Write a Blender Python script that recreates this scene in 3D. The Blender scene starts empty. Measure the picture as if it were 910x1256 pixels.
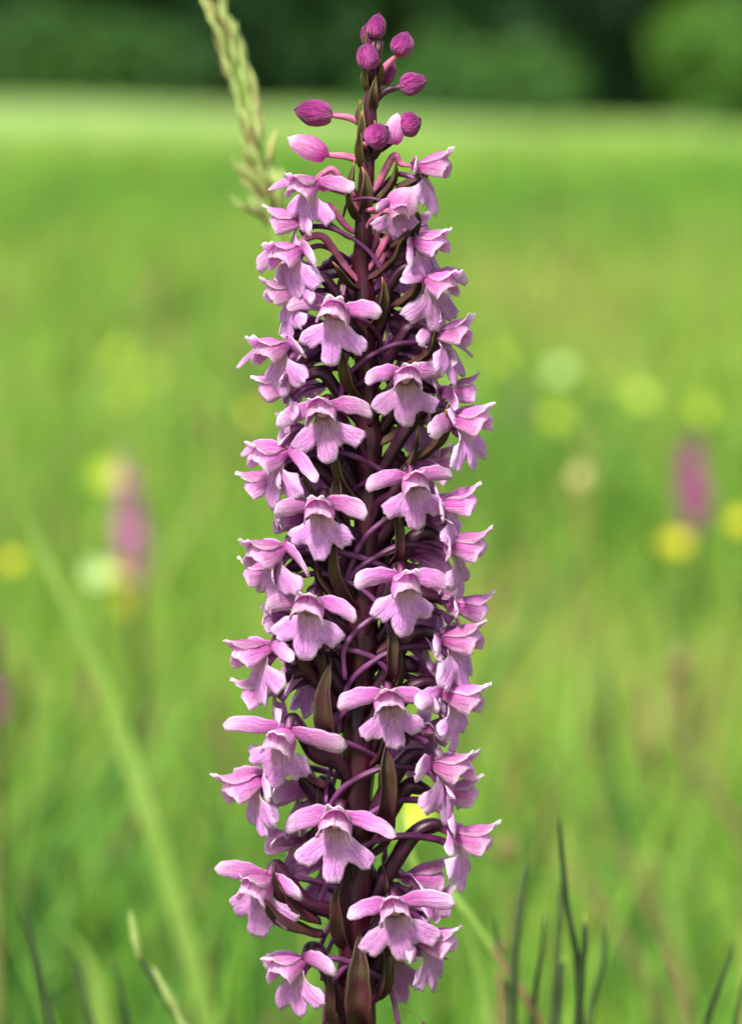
import bpy, math, random
import numpy as np
from mathutils import Vector, Matrix, noise
R = math.radians
rnd = random.Random(11)
SC = bpy.context.scene
C = SC.collection

# ------------------------------------------------------------------ camera
FPX = 5115.0                      # focal length in photograph pixels (910x1256)
CAMY, CAMZ, PITCH = -0.45, 0.42, 6.0
cam = bpy.data.cameras.new('camera')
cam.sensor_fit = 'VERTICAL'; cam.sensor_height = 24; cam.sensor_width = 36
cam.lens = 12 / math.tan(R(7.0))
cam.clip_start = 0.02; cam.clip_end = 2000
cam.dof.use_dof = True; cam.dof.focus_distance = 0.446; cam.dof.aperture_fstop = 17.5
camo = bpy.data.objects.new('camera', cam); C.objects.link(camo)
camo.location = (0, CAMY, CAMZ); camo.rotation_euler = (R(90 - PITCH), 0, 0)
SC.camera = camo
CR = camo.rotation_euler.to_matrix(); CO = Vector(camo.location)

# ------------------------------------------------------------------ light
SC.world = bpy.data.worlds.new('World'); SC.world.use_nodes = True
wn = SC.world.node_tree
for n in list(wn.nodes): wn.nodes.remove(n)
sky = wn.nodes.new('ShaderNodeTexSky'); sky.sky_type = 'NISHITA'; sky.sun_disc = False
SUN_EL, SUN_AZ = 52, -150          # azimuth clockwise from +Y (behind the camera, to the left)
sky.sun_elevation = R(SUN_EL); sky.sun_rotation = R(SUN_AZ)
sky.air_density = 1.2; sky.dust_density = 3.0
hsv = wn.nodes.new('ShaderNodeHueSaturation'); hsv.inputs['Saturation'].default_value = 0.45
bg = wn.nodes.new('ShaderNodeBackground'); bg.inputs['Strength'].default_value = 0.12
wo = wn.nodes.new('ShaderNodeOutputWorld')
wn.links.new(sky.outputs[0], hsv.inputs['Color']); wn.links.new(hsv.outputs[0], bg.inputs[0]); wn.links.new(bg.outputs[0], wo.inputs[0])
sl = bpy.data.lights.new('sun', 'SUN'); sl.energy = 3.6; sl.angle = R(10); sl.color = (1.0, .95, .87)
so = bpy.data.objects.new('sun', sl); C.objects.link(so)
sd = Vector((math.sin(R(SUN_AZ)) * math.cos(R(SUN_EL)), math.cos(R(SUN_AZ)) * math.cos(R(SUN_EL)), math.sin(R(SUN_EL))))
so.rotation_euler = sd.to_track_quat('Z', 'Y').to_euler()
SC.view_settings.view_transform = 'Standard'; SC.view_settings.look = 'None'
SC.view_settings.exposure = 1.42; SC.view_settings.gamma = 1.0
SC.cycles.max_bounces = 6; SC.cycles.transparent_max_bounces = 4
SC.cycles.use_denoising = True

# ------------------------------------------------------------------ helpers
def at(px, py, Y):
    """world point seen at photograph pixel (px,py) on the vertical plane y=Y"""
    d = CR @ Vector(((px - 455) / FPX, (628 - py) / FPX, -1))
    t = (Y - CO.y) / d.y
    return CO + d * t
S = 0.45 / FPX                     # metres per photograph pixel at the orchid

def link(o, parent=None):
    C.objects.link(o)
    if parent is not None: o.parent = parent
    return o
def mesh_obj(name, verts, faces, mat, parent=None, uv=None, smooth=True, attr=None):
    me = bpy.data.meshes.new(name)
    me.from_pydata([tuple(v) for v in verts], [], faces)
    if smooth: me.polygons.foreach_set('use_smooth', [True] * len(me.polygons))
    if uv is not None:
        l = me.uv_layers.new(name='UVMap')
        li = np.empty(len(me.loops), dtype=np.int32); me.loops.foreach_get('vertex_index', li)
        l.data.foreach_set('uv', np.asarray(uv, dtype=np.float32)[li].ravel())
    if attr is not None:
        a = me.attributes.new('tint', 'FLOAT', 'POINT'); a.data.foreach_set('value', np.asarray(attr, dtype=np.float32))
    me.materials.append(mat); me.update()
    return link(bpy.data.objects.new(name, me), parent)
def empty(name, loc, parent=None):
    o = bpy.data.objects.new(name, None); o.location = loc; o.empty_display_size = .01
    return link(o, parent)
def tag(o, label=None, cat=None, group=None, kind=None):
    if label: o['label'] = label
    if cat: o['category'] = cat
    if group: o['group'] = group
    if kind: o['kind'] = kind
    return o
def solid(o, th):
    m = o.modifiers.new('thickness', 'SOLIDIFY'); m.thickness = th; m.offset = 0
    return o
def grid(fn, nu, nv):
    vs, uv, fs = [], [], []
    for j in range(nv + 1):
        for i in range(nu + 1):
            u, v = -1 + 2 * i / nu, j / nv
            vs.append(Vector(fn(u, v))); uv.append((u * .5 + .5, v))
    for j in range(nv):
        for i in range(nu):
            a = j * (nu + 1) + i
            fs.append((a, a + 1, a + nu + 2, a + nu + 1))
    return vs, fs, uv
def wob(vs, amp, freq, seed):
    off = Vector((seed * 7.31, seed * 3.17, seed * 5.77))
    return [v + noise.noise_vector(v * freq + off) * amp for v in vs]
def bez(pts, n):
    """Catmull-Rom through pts"""
    P = [Vector(p) for p in pts]; P = [2 * P[0] - P[1]] + P + [2 * P[-1] - P[-2]]
    out = []; segs = len(P) - 3
    for k in range(n + 1):
        t = k / n * segs; i = min(int(t), segs - 1); t -= i
        a, b, c, d = P[i:i + 4]
        out.append(.5 * ((2 * b) + (c - a) * t + (2 * a - 5 * b + 4 * c - d) * t * t + (3 * b - a - 3 * c + d) * t ** 3))
    return out
def tube(path, rad, ns=10, ribs=0, rib=0.0, twist=0.0):
    vs, fs, uv = [], [], []
    n = len(path)
    T = [(path[min(i + 1, n - 1)] - path[max(i - 1, 0)]).normalized() for i in range(n)]
    N = T[0].orthogonal().normalized()
    for i in range(n):
        N = (N - T[i] * N.dot(T[i])).normalized(); B = T[i].cross(N)
        r0 = rad(i / (n - 1)) if callable(rad) else rad
        for k in range(ns):
            a = 2 * math.pi * k / ns
            r = r0 * (1 + rib * math.cos(ribs * a + twist * i / n))
            vs.append(path[i] + (N * math.cos(a) + B * math.sin(a)) * r); uv.append((k / ns, i / (n - 1)))
    for i in range(n - 1):
        for k in range(ns):
            a, b = i * ns + k, i * ns + (k + 1) % ns
            fs.append((a, b, b + ns, a + ns))
    fs.append(tuple(range(ns - 1, -1, -1))); fs.append(tuple(range((n - 1) * ns, n * ns)))
    return vs, fs, uv

# ------------------------------------------------------------------ materials
def mat(name):
    m = bpy.data.materials.new(name); m.use_nodes = True
    nt = m.node_tree
    for n in list(nt.nodes): nt.nodes.remove(n)
    return m, nt, nt.nodes.new('ShaderNodeOutputMaterial')
def N(nt, t, **kw):
    n = nt.nodes.new(t)
    for k, v in kw.items():
        if k in n.inputs: n.inputs[k].default_value = v
        else: setattr(n, k, v)
    return n
def ramp(nt, stops):
    r = nt.nodes.new('ShaderNodeValToRGB'); e = r.color_ramp.elements
    while len(e) < len(stops): e.new(.5)
    for x, (p, c) in zip(e, stops): x.position = p; x.color = (*c, 1) if len(c) == 3 else c
    return r
def mixc(nt, a, b, f, mode='MIX'):
    m = nt.nodes.new('ShaderNodeMix'); m.data_type = 'RGBA'; m.blend_type = mode
    for s, v in ((m.inputs[6], a), (m.inputs[7], b), (m.inputs[0], f)):
        if hasattr(v, 'links') or isinstance(v, bpy.types.NodeSocket): nt.links.new(v, s)
        else: s.default_value = (*v, 1) if isinstance(v, tuple) and len(v) == 3 else v
    return m.outputs[2]
def finish(nt, out, col, rough=.5, trans=.3, bump=None, spec=.35, tcol=None, sheen=0):
    p = N(nt, 'ShaderNodeBsdfPrincipled'); nt.links.new(col, p.inputs['Base Color'])
    p.inputs['Roughness'].default_value = rough; p.inputs['Specular IOR Level'].default_value = spec
    p.inputs['Sheen Weight'].default_value = sheen
    if bump is not None:
        b = N(nt, 'ShaderNodeBump'); b.inputs['Strength'].default_value = bump[1]; b.inputs['Distance'].default_value = bump[2]
        nt.links.new(bump[0], b.inputs['Height']); nt.links.new(b.outputs[0], p.inputs['Normal'])
    if trans > 0:
        t = N(nt, 'ShaderNodeBsdfTranslucent'); nt.links.new(tcol or col, t.inputs[0])
        mx = N(nt, 'ShaderNodeMixShader'); mx.inputs[0].default_value = trans
        nt.links.new(p.outputs[0], mx.inputs[1]); nt.links.new(t.outputs[0], mx.inputs[2]); nt.links.new(mx.outputs[0], out.inputs[0])
    else: nt.links.new(p.outputs[0], out.inputs[0])

def petal_mat(name, stops, vein, veinamt, edge, edgeamt, trans=.35, vs=11, rough=.42):
    m, nt, out = mat(name)
    uv = N(nt, 'ShaderNodeUVMap'); sep = N(nt, 'ShaderNodeSeparateXYZ'); nt.links.new(uv.outputs[0], sep.inputs[0])
    tc = N(nt, 'ShaderNodeTexCoord')
    n1 = N(nt, 'ShaderNodeTexNoise', Scale=.045, Detail=3.0); nt.links.new(tc.outputs['Object'], n1.inputs['Vector'])
    ad = N(nt, 'ShaderNodeMath', operation='MULTIPLY_ADD'); nt.links.new(n1.outputs[0], ad.inputs[0]); ad.inputs[1].default_value = .5
    vv = N(nt, 'ShaderNodeMath', operation='SUBTRACT'); nt.links.new(sep.outputs[1], vv.inputs[0]); vv.inputs[1].default_value = .25
    nt.links.new(vv.outputs[0], ad.inputs[2])
    rp = ramp(nt, stops); nt.links.new(ad.outputs[0], rp.inputs[0])
    # veins: noise stretched along the petal
    mp = N(nt, 'ShaderNodeMapping'); mp.inputs['Scale'].default_value = (vs, 1.3, 1); nt.links.new(uv.outputs[0], mp.inputs[0])
    oi = N(nt, 'ShaderNodeObjectInfo'); cx = N(nt, 'ShaderNodeCombineXYZ'); 
    om = N(nt, 'ShaderNodeMath', operation='MULTIPLY'); om.inputs[1].default_value = 40; nt.links.new(oi.outputs['Random'], om.inputs[0])
    nt.links.new(om.outputs[0], cx.inputs[2]); nt.links.new(cx.outputs[0], mp.inputs['Location'])
    n2 = N(nt, 'ShaderNodeTexNoise', Scale=1.0, Detail=2.0, Roughness=.5); nt.links.new(mp.outputs[0], n2.inputs['Vector'])
    vr = ramp(nt, [(.40, (0, 0, 0)), (.5, (1, 1, 1)), (.56, (0, 0, 0))]); nt.links.new(n2.outputs[0], vr.inputs[0])
    vm = N(nt, 'ShaderNodeMath', operation='MULTIPLY'); nt.links.new(vr.outputs[0], vm.inputs[0]); vm.inputs[1].default_value = veinamt
    c1 = mixc(nt, rp.outputs[0], vein, vm.outputs[0])
    # paler margin: pale pigment plus whitish edge highlights put into the colour
    au = N(nt, 'ShaderNodeMath', operation='MULTIPLY_ADD'); nt.links.new(sep.outputs[0], au.inputs[0]); au.inputs[1].default_value = 2; au.inputs[2].default_value = -1
    ab = N(nt, 'ShaderNodeMath', operation='ABSOLUTE'); nt.links.new(au.outputs[0], ab.inputs[0])
    mxx = N(nt, 'ShaderNodeMath', operation='MAXIMUM'); nt.links.new(ab.outputs[0], mxx.inputs[0]); nt.links.new(sep.outputs[1], mxx.inputs[1])
    er = ramp(nt, [(.78, (0, 0, 0)), (1, (1, 1, 1))]); nt.links.new(mxx.outputs[0], er.inputs[0])
    em = N(nt, 'ShaderNodeMath', operation='MULTIPLY'); nt.links.new(er.outputs[0], em.inputs[0]); em.inputs[1].default_value = edgeamt
    c2 = mixc(nt, c1, edge, em.outputs[0])
    hs = N(nt, 'ShaderNodeHueSaturation'); nt.links.new(c2, hs.inputs['Color'])
    hv = N(nt, 'ShaderNodeMapRange'); nt.links.new(oi.outputs['Random'], hv.inputs[0]); hv.inputs[3].default_value = .86; hv.inputs[4].default_value = 1.12
    nt.links.new(hv.outputs[0], hs.inputs['Value'])
    n3 = N(nt, 'ShaderNodeTexNoise', Scale=.42, Detail=5.0, Roughness=.75); nt.links.new(tc.outputs['Object'], n3.inputs['Vector'])
    sr = ramp(nt, [(.36, (.90, .84, .91)), (.64, (1.22, 1.24, 1.20))])
    nt.links.new(n3.outputs[0], sr.inputs[0])
    h2 = N(nt, 'ShaderNodeMapRange'); nt.links.new(oi.outputs['Random'], h2.inputs[0]); h2.inputs[3].default_value = .512; h2.inputs[4].default_value = .49
    nt.links.new(h2.outputs[0], hs.inputs['Hue'])
    fc_ = mixc(nt, hs.outputs[0], sr.outputs[0], 1.0, 'MULTIPLY')
    av = N(nt, 'ShaderNodeVectorMath', operation='ADD'); nt.links.new(tc.outputs['Object'], av.inputs[0]); nt.links.new(cx.outputs[0], av.inputs[1])
    n4 = N(nt, 'ShaderNodeTexNoise', Scale=.11, Detail=3.0, Roughness=.6); nt.links.new(av.outputs[0], n4.inputs['Vector'])
    wr = ramp(nt, [(.70, (0, 0, 0)), (.76, (.75, .75, .75))]); nt.links.new(n4.outputs[0], wr.inputs[0])
    fc_ = mixc(nt, fc_, (.22, .09, .05), wr.outputs[0])                 # small withered spots
    bs = N(nt, 'ShaderNodeMath', operation='ADD'); nt.links.new(n3.outputs[0], bs.inputs[0]); nt.links.new(vm.outputs[0], bs.inputs[1])
    finish(nt, out, fc_, rough, trans, (bs.outputs[0], 1.0, .00034), .28)
    return m
M = {}
M['hood'] = petal_mat('hood_petal', [(0, (.60, .06, .40)), (.2, (.74, .21, .60)), (.6, (.83, .38, .73)), (1, (.94, .74, .91))], (.50, .10, .44), .34, (.98, .90, .96), .75, trans=.6, vs=20)
M['petal'] = petal_mat('inner_petal', [(0, (.62, .07, .42)), (.25, (.72, .21, .60)), (.6, (.79, .35, .71)), (1, (.88, .56, .83))], (.50, .12, .46), .32, (.96, .82, .94), .5, trans=.6, vs=18)
M['sepal'] = petal_mat('sepal', [(0, (.56, .08, .40)), (.25, (.69, .22, .60)), (.6, (.76, .33, .71)), (1, (.90, .60, .86))], (.48, .13, .46), .34, (.95, .82, .94), .6, vs=14, trans=.42)
M['lip'] = petal_mat('lip_petal', [(0, (.90, .62, .74)), (.2, (.80, .46, .72)), (.45, (.70, .31, .70)), (1, (.75, .37, .75))], (.46, .14, .50), .36, (.92, .76, .93), .6, vs=24, trans=.42)  # pale throat; base colour lightened further to offset shade under the hood
M['bud'] = petal_mat('bud_skin', [(0, (.36, .07, .24)), (.3, (.29, .03, .19)), (.65, (.19, .014, .125)), (1, (.11, .007, .07))], (.16, .01, .09), .6, (.45, .10, .34), .3, trans=.12, vs=16, rough=.36)

def plant_mat(name, a, b, scale, trans=.1, rough=.45, bumpd=.0002, c=None):
    m, nt, out = mat(name)
    tc = N(nt, 'ShaderNodeTexCoord'); uv = N(nt, 'ShaderNodeUVMap')
    n1 = N(nt, 'ShaderNodeTexNoise', Scale=scale, Detail=5.0, Roughness=.65); nt.links.new(tc.outputs['Object'], n1.inputs['Vector'])
    r1 = ramp(nt, [(.38, a), (.62, b)]); nt.links.new(n1.outputs[0], r1.inputs[0]); col = r1.outputs[0]
    mp = N(nt, 'ShaderNodeMapping'); mp.inputs['Scale'].default_value = (18, 1.5, 1); nt.links.new(uv.outputs[0], mp.inputs[0])
    n2 = N(nt, 'ShaderNodeTexNoise', Scale=1.0, Detail=3.0); nt.links.new(mp.outputs[0], n2.inputs['Vector'])
    r2 = ramp(nt, [(.35, (.55, .55, .55)), (.65, (1.35, 1.35, 1.35))]); nt.links.new(n2.outputs[0], r2.inputs[0])
    col = mixc(nt, col, r2.outputs[0], .7, 'MULTIPLY')
    if c:
        sep = N(nt, 'ShaderNodeSeparateXYZ'); nt.links.new(uv.outputs[0], sep.inputs[0])
        r3 = ramp(nt, c[1]); nt.links.new(sep.outputs[1], r3.inputs[0]); col = mixc(nt, col, c[0], r3.outputs[0])
    finish(nt, out, col, rough, trans, (n2.outputs[0], .6, bumpd), .26)
    return m
M['stem'] = plant_mat('orchid_stem', (.038, .004, .012), (.014, .002, .006), 260, 0, .42)
M['ovary'] = plant_mat('ovary_skin', (.040, .004, .022), (.013, .003, .008), .06, 0, .38, c=((.28, .05, .20), [(.86, (0, 0, 0)), (1, (.8, .8, .8))]))
M['stalk_pink'] = plant_mat('bud_stalk', (.42, .12, .22), (.30, .06, .14), .06, .1, .4)
M['spur'] = plant_mat('spur_skin', (.075, .009, .055), (.032, .004, .024), .05, .05, .34, c=((.30, .08, .28), [(.0, (.8, .8, .8)), (.2, (.0, .0, .0)), (1, (.4, .4, .4))]))
M['bract'] = plant_mat('bract_leaf', (.034, .038, .010), (.040, .010, .014), .035, .12, .45, c=((.09, .012, .035), [(0, (.75, .75, .75)), (.5, (.15, .15, .15)), (.93, (.2, .2, .2))]))
M['bract_tip'] = plant_mat('bract_tip_leaf', (.066, .056, .017), (.052, .018, .016), .035, .12, .45, c=((.34, .15, .04), [(.80, (0, 0, 0)), (1, (.9, .9, .9))]))
M['column'] = plant_mat('column', (.72, .33, .52), (.66, .26, .52), .12, .4, .5, c=((.84, .50, .60), [(.6, (0, 0, 0)), (1, (.8, .8, .8))]))
M['leaf'] = plant_mat('orchid_leaf', (.06, .14, .02), (.08, .18, .03), 30, .3, .4)
M['greenblade'] = plant_mat('pale_green_blade', (.20, .33, .055), (.25, .38, .08), 40, .4, .5)
M['midblade'] = plant_mat('mid_green_blade', (.05, .12, .02), (.09, .17, .03), 40, .35, .5)
M['darkrush'] = plant_mat('dark_rush', (.020, .035, .014), (.045, .065, .028), 160, .05, .4, c=((.30, .34, .06), [(.965, (0, 0, 0)), (.99, (1, 1, 1))]))
M['rushtip'] = M['darkrush']; M['darkrush'] = plant_mat('dark_rush_plain', (.018, .032, .012), (.04, .06, .024), 160, .05, .4)
M['brownstem'] = plant_mat('brown_dry_stem', (.16, .10, .045), (.11, .11, .035), 90, .1, .6)
M['tanhead'] = plant_mat('straw_spikelet', (.46, .46, .17), (.38, .30, .12), 300, .3, .55)
M['tangreen'] = plant_mat('green_spikelet', (.36, .48, .13), (.48, .52, .22), 300, .35, .55)
M['tandark'] = plant_mat('brown_spikelet', (.12, .11, .035), (.20, .14, .05), 300, .2, .6)
M['yellow'] = plant_mat('buttercup_yellow', (.46, .42, .018), (.52, .47, .02), 200, .25, .35)
M['lemon'] = plant_mat('lemon_yellow', (.36, .46, .03), (.40, .50, .04), 200, .25, .35)
M['cream'] = plant_mat('cream_white', (.46, .62, .26), (.42, .56, .24), 200, .25, .45)
M['farpink'] = plant_mat('far_orchid_pink', (.52, .04, .34), (.36, .02, .26), 120, .25, .5)
M['farlilac'] = plant_mat('far_orchid_lilac', (.60, .22, .42), (.48, .15, .34), 120, .25, .5)
M['bark'] = plant_mat('bark', (.06, .045, .03), (.03, .025, .018), 3, 0, .9, bumpd=.03)

def tint_mat(name, stops, trans, rough=.6):
    m, nt, out = mat(name)
    a = N(nt, 'ShaderNodeAttribute', attribute_name='tint'); r = ramp(nt, stops); nt.links.new(a.outputs['Fac'], r.inputs[0])
    finish(nt, out, r.outputs[0], rough, trans, spec=.2)
    return m
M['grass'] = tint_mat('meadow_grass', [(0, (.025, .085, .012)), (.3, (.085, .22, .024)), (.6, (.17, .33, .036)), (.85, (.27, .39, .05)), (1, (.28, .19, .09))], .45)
M['treeleaf'] = tint_mat('tree_leaves', [(0, (.003, .015, .003)), (.5, (.008, .036, .006)), (1, (.022, .072, .011))], .2)
M['bushleaf'] = tint_mat('bush_leaves', [(0, (.028, .085, .013)), (.5, (.07, .175, .022)), (1, (.13, .27, .036))], .3)

M['midleaf'] = tint_mat('low_bush_leaves', [(0, (.016, .052, .010)), (.5, (.036, .105, .016)), (1, (.07, .16, .024))], .25)
def ground_mat():
    m, nt, out = mat('meadow_ground')
    tc = N(nt, 'ShaderNodeTexCoord')
    mp = N(nt, 'ShaderNodeMapping'); mp.inputs['Scale'].default_value = (1, .45, 1); nt.links.new(tc.outputs['Object'], mp.inputs[0])
    n1 = N(nt, 'ShaderNodeTexNoise', Scale=.35, Detail=6.0, Roughness=.62); nt.links.new(mp.outputs[0], n1.inputs['Vector'])
    n2 = N(nt, 'ShaderNodeTexNoise', Scale=14.0, Detail=6.0, Roughness=.7); nt.links.new(tc.outputs['Object'], n2.inputs['Vector'])
    r1 = ramp(nt, [(.34, (.085, .18, .024)), (.5, (.115, .21, .03)), (.66, (.15, .23, .038))]); nt.links.new(n1.outputs[0], r1.inputs[0])
    # seeding grass makes the far meadow paler and drier
    sp = N(nt, 'ShaderNodeSeparateXYZ'); nt.links.new(tc.outputs['Object'], sp.inputs[0])
    mr = N(nt, 'ShaderNodeMapRange'); mr.inputs[1].default_value = 9; mr.inputs[2].default_value = 24; nt.links.new(sp.outputs[1], mr.inputs[0])
    c = mixc(nt, r1.outputs[0], (.150, .235, .062), mr.outputs[0])
    r2 = ramp(nt, [(.3, (.7, .7, .7)), (.7, (1.2, 1.2, 1.2))]); nt.links.new(n2.outputs[0], r2.inputs[0])
    c = mixc(nt, c, r2.outputs[0], .8, 'MULTIPLY')
    finish(nt, out, c, .9, 0, (n2.outputs[0], .5, .03), .1)
    return m
M['ground'] = ground_mat()

# ------------------------------------------------------------------ terrain
def gz(x, y):
    rise = max(0.0, min(1.0, (y - 12) / 45)); rise = rise * rise * (3 - 2 * rise)
    side = max(0.0, min(1.0, (3.5 - x) / 7.5))
    far = max(0.0, y - 75) * .02
    return rise * (.36 * side - .33) + far + (.02 * noise.noise(Vector((x * .3, y * .3, 0))) if y > 3 else 0)
def build_ground():
    ys = [-30, -10, -4, -1.5, -.5, 0, .5, 1, 2, 3, 4, 6, 8, 11, 14, 18, 22, 27, 32, 38, 44, 50, 56, 62, 70, 80, 100, 140, 200, 400, 900]
    xs = [-600, -250, -120, -60, -35, -22, -14, -9, -6, -4, -2.5, -1.5, -.7, 0, .7, 1.5, 2.5, 4, 6, 9, 14, 22, 35, 60, 120, 250, 600]
    vs = [(x, y, gz(x, y)) for y in ys for x in xs]; n = len(xs)
    fs = [(j * n + i, j * n + i + 1, (j + 1) * n + i + 1, (j + 1) * n + i) for j in range(len(ys) - 1) for i in range(n - 1)]
    tag(mesh_obj('meadow_ground', vs, fs, M['ground']), kind='structure')
build_ground()

# ------------------------------------------------------------------ meadow grass (one mass, nobody could count it)
def grass_mass(name, n, d0, d1, half, hlo, hhi, wlo, whi, seed, keep=None, tint=(.42, .2), pw=1.0):
    g = np.random.default_rng(seed)
    d = d0 + (d1 - d0) * g.random(n) ** pw
    x = (g.random(n) * 2 - 1) * (half[0] + half[1] * d)
    y = d + CAMY
    if keep is not None:
        k = keep(x, y); x, y, d = x[k], y[k], d[k]; n = len(x)
    h = hlo + (hhi - hlo) * g.random(n); w = (wlo + (whi - wlo) * g.random(n)) * (1 + d * .10)
    if d1 > 20:
        kk = g.random(n) > np.clip((d - 8) / 15, 0, 1) ** .8; x, y, d, h, w = x[kk], y[kk], d[kk], h[kk], w[kk]; n = len(x)
    yaw = g.random(n) * 2 * math.pi; lean = g.normal(0, .5, n); az = g.random(n) * 2 * math.pi
    cl = np.sin(x * 3.1 + 1.7 * np.sin(y * 1.9)) * np.cos(y * 2.3 + 1.3 * np.sin(x * 2.7)) + .5 * np.sin(x * 9 + y * 7)
    h = h * (1 + .14 * cl)
    pat = np.array([noise.noise(Vector((a * 2.2, b * 1.1, 0))) + .8 * noise.noise(Vector((a * 7, b * 3.5, 4))) for a, b in zip(x, y)])
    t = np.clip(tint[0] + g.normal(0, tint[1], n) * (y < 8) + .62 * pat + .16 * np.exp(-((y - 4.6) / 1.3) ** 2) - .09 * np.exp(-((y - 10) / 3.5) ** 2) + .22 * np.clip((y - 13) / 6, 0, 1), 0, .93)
    brown = g.random(n) < np.where(y > 8, .0, .04 + .12 * np.clip(-pat, 0, 1)); t[brown] = .97
    V = np.zeros((n, 7, 3)); 
    lv = [0, .4, .75, 1]; wd = [.8, 1, .65, 0]
    z0 = np.array([gz(a, b) for a, b in zip(x, y)]) if d1 > 4 else np.zeros(n)
    k = 0
    for L, W in zip(lv, wd):
        cx = x + np.cos(az) * lean * h * L * L; cy = y + np.sin(az) * lean * h * L * L; cz = z0 + h * L * (1 - .12 * np.abs(lean) * L) - .003
        dx, dy = np.cos(yaw + L * .8) * w * W / 2, np.sin(yaw + L * .8) * w * W / 2
        if W > 0:
            V[:, k] = np.stack([cx - dx, cy - dy, cz], 1); V[:, k + 1] = np.stack([cx + dx, cy + dy, cz], 1); k += 2
        else: V[:, k] = np.stack([cx, cy, cz], 1); k += 1
    me = bpy.data.meshes.new(name); me.vertices.add(n * 7); me.vertices.foreach_set('co', V.astype(np.float32).ravel())
    base = (np.arange(n) * 7)[:, None]
    quads = np.array([[0, 1, 3, 2], [2, 3, 5, 4]]); tri = np.array([4, 5, 6])
    loops = np.concatenate([base + quads[0], base + quads[1], base + tri], 1).ravel()
    me.loops.add(len(loops)); me.loops.foreach_set('vertex_index', loops.astype(np.int32))
    tot = np.tile([4, 4, 3], n); st = np.concatenate([[0], np.cumsum(tot)[:-1]])
    me.polygons.add(len(tot)); me.polygons.foreach_set('loop_start', st.astype(np.int32)); me.polygons.foreach_set('loop_total', tot.astype(np.int32))
    me.polygons.foreach_set('use_smooth', np.ones(len(tot), dtype=bool))
    a = me.attributes.new('tint', 'FLOAT', 'POINT'); a.data.foreach_set('value', np.repeat(t, 7).astype(np.float32))
    me.materials.append(M['grass']); me.update(calc_edges=True)
    return tag(link(bpy.data.objects.new(name, me)), kind='stuff')
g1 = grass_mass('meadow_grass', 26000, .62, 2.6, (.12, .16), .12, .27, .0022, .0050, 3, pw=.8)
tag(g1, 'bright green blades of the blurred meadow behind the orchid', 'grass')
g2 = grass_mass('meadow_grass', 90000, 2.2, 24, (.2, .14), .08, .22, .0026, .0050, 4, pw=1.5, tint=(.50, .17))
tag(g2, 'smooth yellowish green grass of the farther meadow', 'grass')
g3 = grass_mass('low_grass', 7000, .18, .75, (.35, .1), .05, .15, .002, .004, 5)
tag(g3, 'low grass round the foot of the orchid', 'grass')

def seeding_grass():
    g = random.Random(77); V, F, T = [], [], []
    for i in range(900):
        d = 1.0 + 9 * g.random() ** 1.6; x = g.uniform(-1, 1) * (.12 + .14 * d); z = g.uniform(.15, .30) if d > 1.8 else g.uniform(.12, .24); y = d + CAMY
        L, w = g.uniform(.012, .035), g.uniform(.0015, .0035); lx, ly = g.gauss(0, .3), g.gauss(0, .3); t = g.choice((.0, .05, .62, .9, .93, 1, 1, 1)); b = len(V)
        z += gz(x, y)
        V += [(x - lx * z, y - ly * z, 0), (x - lx * z + .0006, y - ly * z, 0), (x + .0004, y, z), (x, y, z)]; F.append((b, b + 1, b + 2, b + 3)); b += 4
        for q, r_ in ((0, .3), (.4, 1), (1, .15)):
            for k in range(3): a = k * 2.094; V.append((x + lx * L * q + math.cos(a) * w * r_, y + ly * L * q + math.sin(a) * w * r_, z + L * q))
        for q in (0, 3):
            for k in range(3): F.append((b + q + k, b + q + (k + 1) % 3, b + q + 3 + (k + 1) % 3, b + q + 3 + k))
        T += [.4] * 4 + [t] * 9
    o = mesh_obj('seeding_grass', V, F, M['grass'], attr=T)
    tag(o, 'tiny brown and pale seed heads scattered through the blurred meadow', 'grass', kind='stuff')
seeding_grass()
# ------------------------------------------------------------------ trees and bushes beyond the meadow
def foliage(name, parent, blobs, n, size, m, seed):
    g = np.random.default_rng(seed)
    vol = np.array([b[3] * b[4] for b in blobs]); pk = g.choice(len(blobs), n, p=vol / vol.sum())
    B = np.array(blobs)[pk]
    dirs = g.normal(size=(n, 3)); dirs /= np.linalg.norm(dirs, axis=1)[:, None]
    rr = (.45 + .6 * g.random(n) ** .6)
    P = B[:, :3] + dirs * rr[:, None] * np.stack([B[:, 3], B[:, 3], B[:, 4]], 1)
    P[:, 2] = np.maximum(P[:, 2], .03)
    a = g.normal(size=(n, 3)); a /= np.linalg.norm(a, axis=1)[:, None]
    b = np.cross(a, g.normal(size=(n, 3))); b /= np.linalg.norm(b, axis=1)[:, None]
    s = size * (.6 + .8 * g.random(n))[:, None]
    V = np.stack([P - a * s, P + b * s * .45, P + a * s, P - b * s * .45], 1).reshape(-1, 3)
    t = np.repeat(np.clip(.5 + .25 * np.sin(pk * 2.4) + g.normal(0, .15, n), 0, 1), 4)
    F = [(4 * i, 4 * i + 1, 4 * i + 2, 4 * i + 3) for i in range(n)]
    return mesh_obj(name, V, F, m, parent, smooth=False, attr=t)
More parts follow.
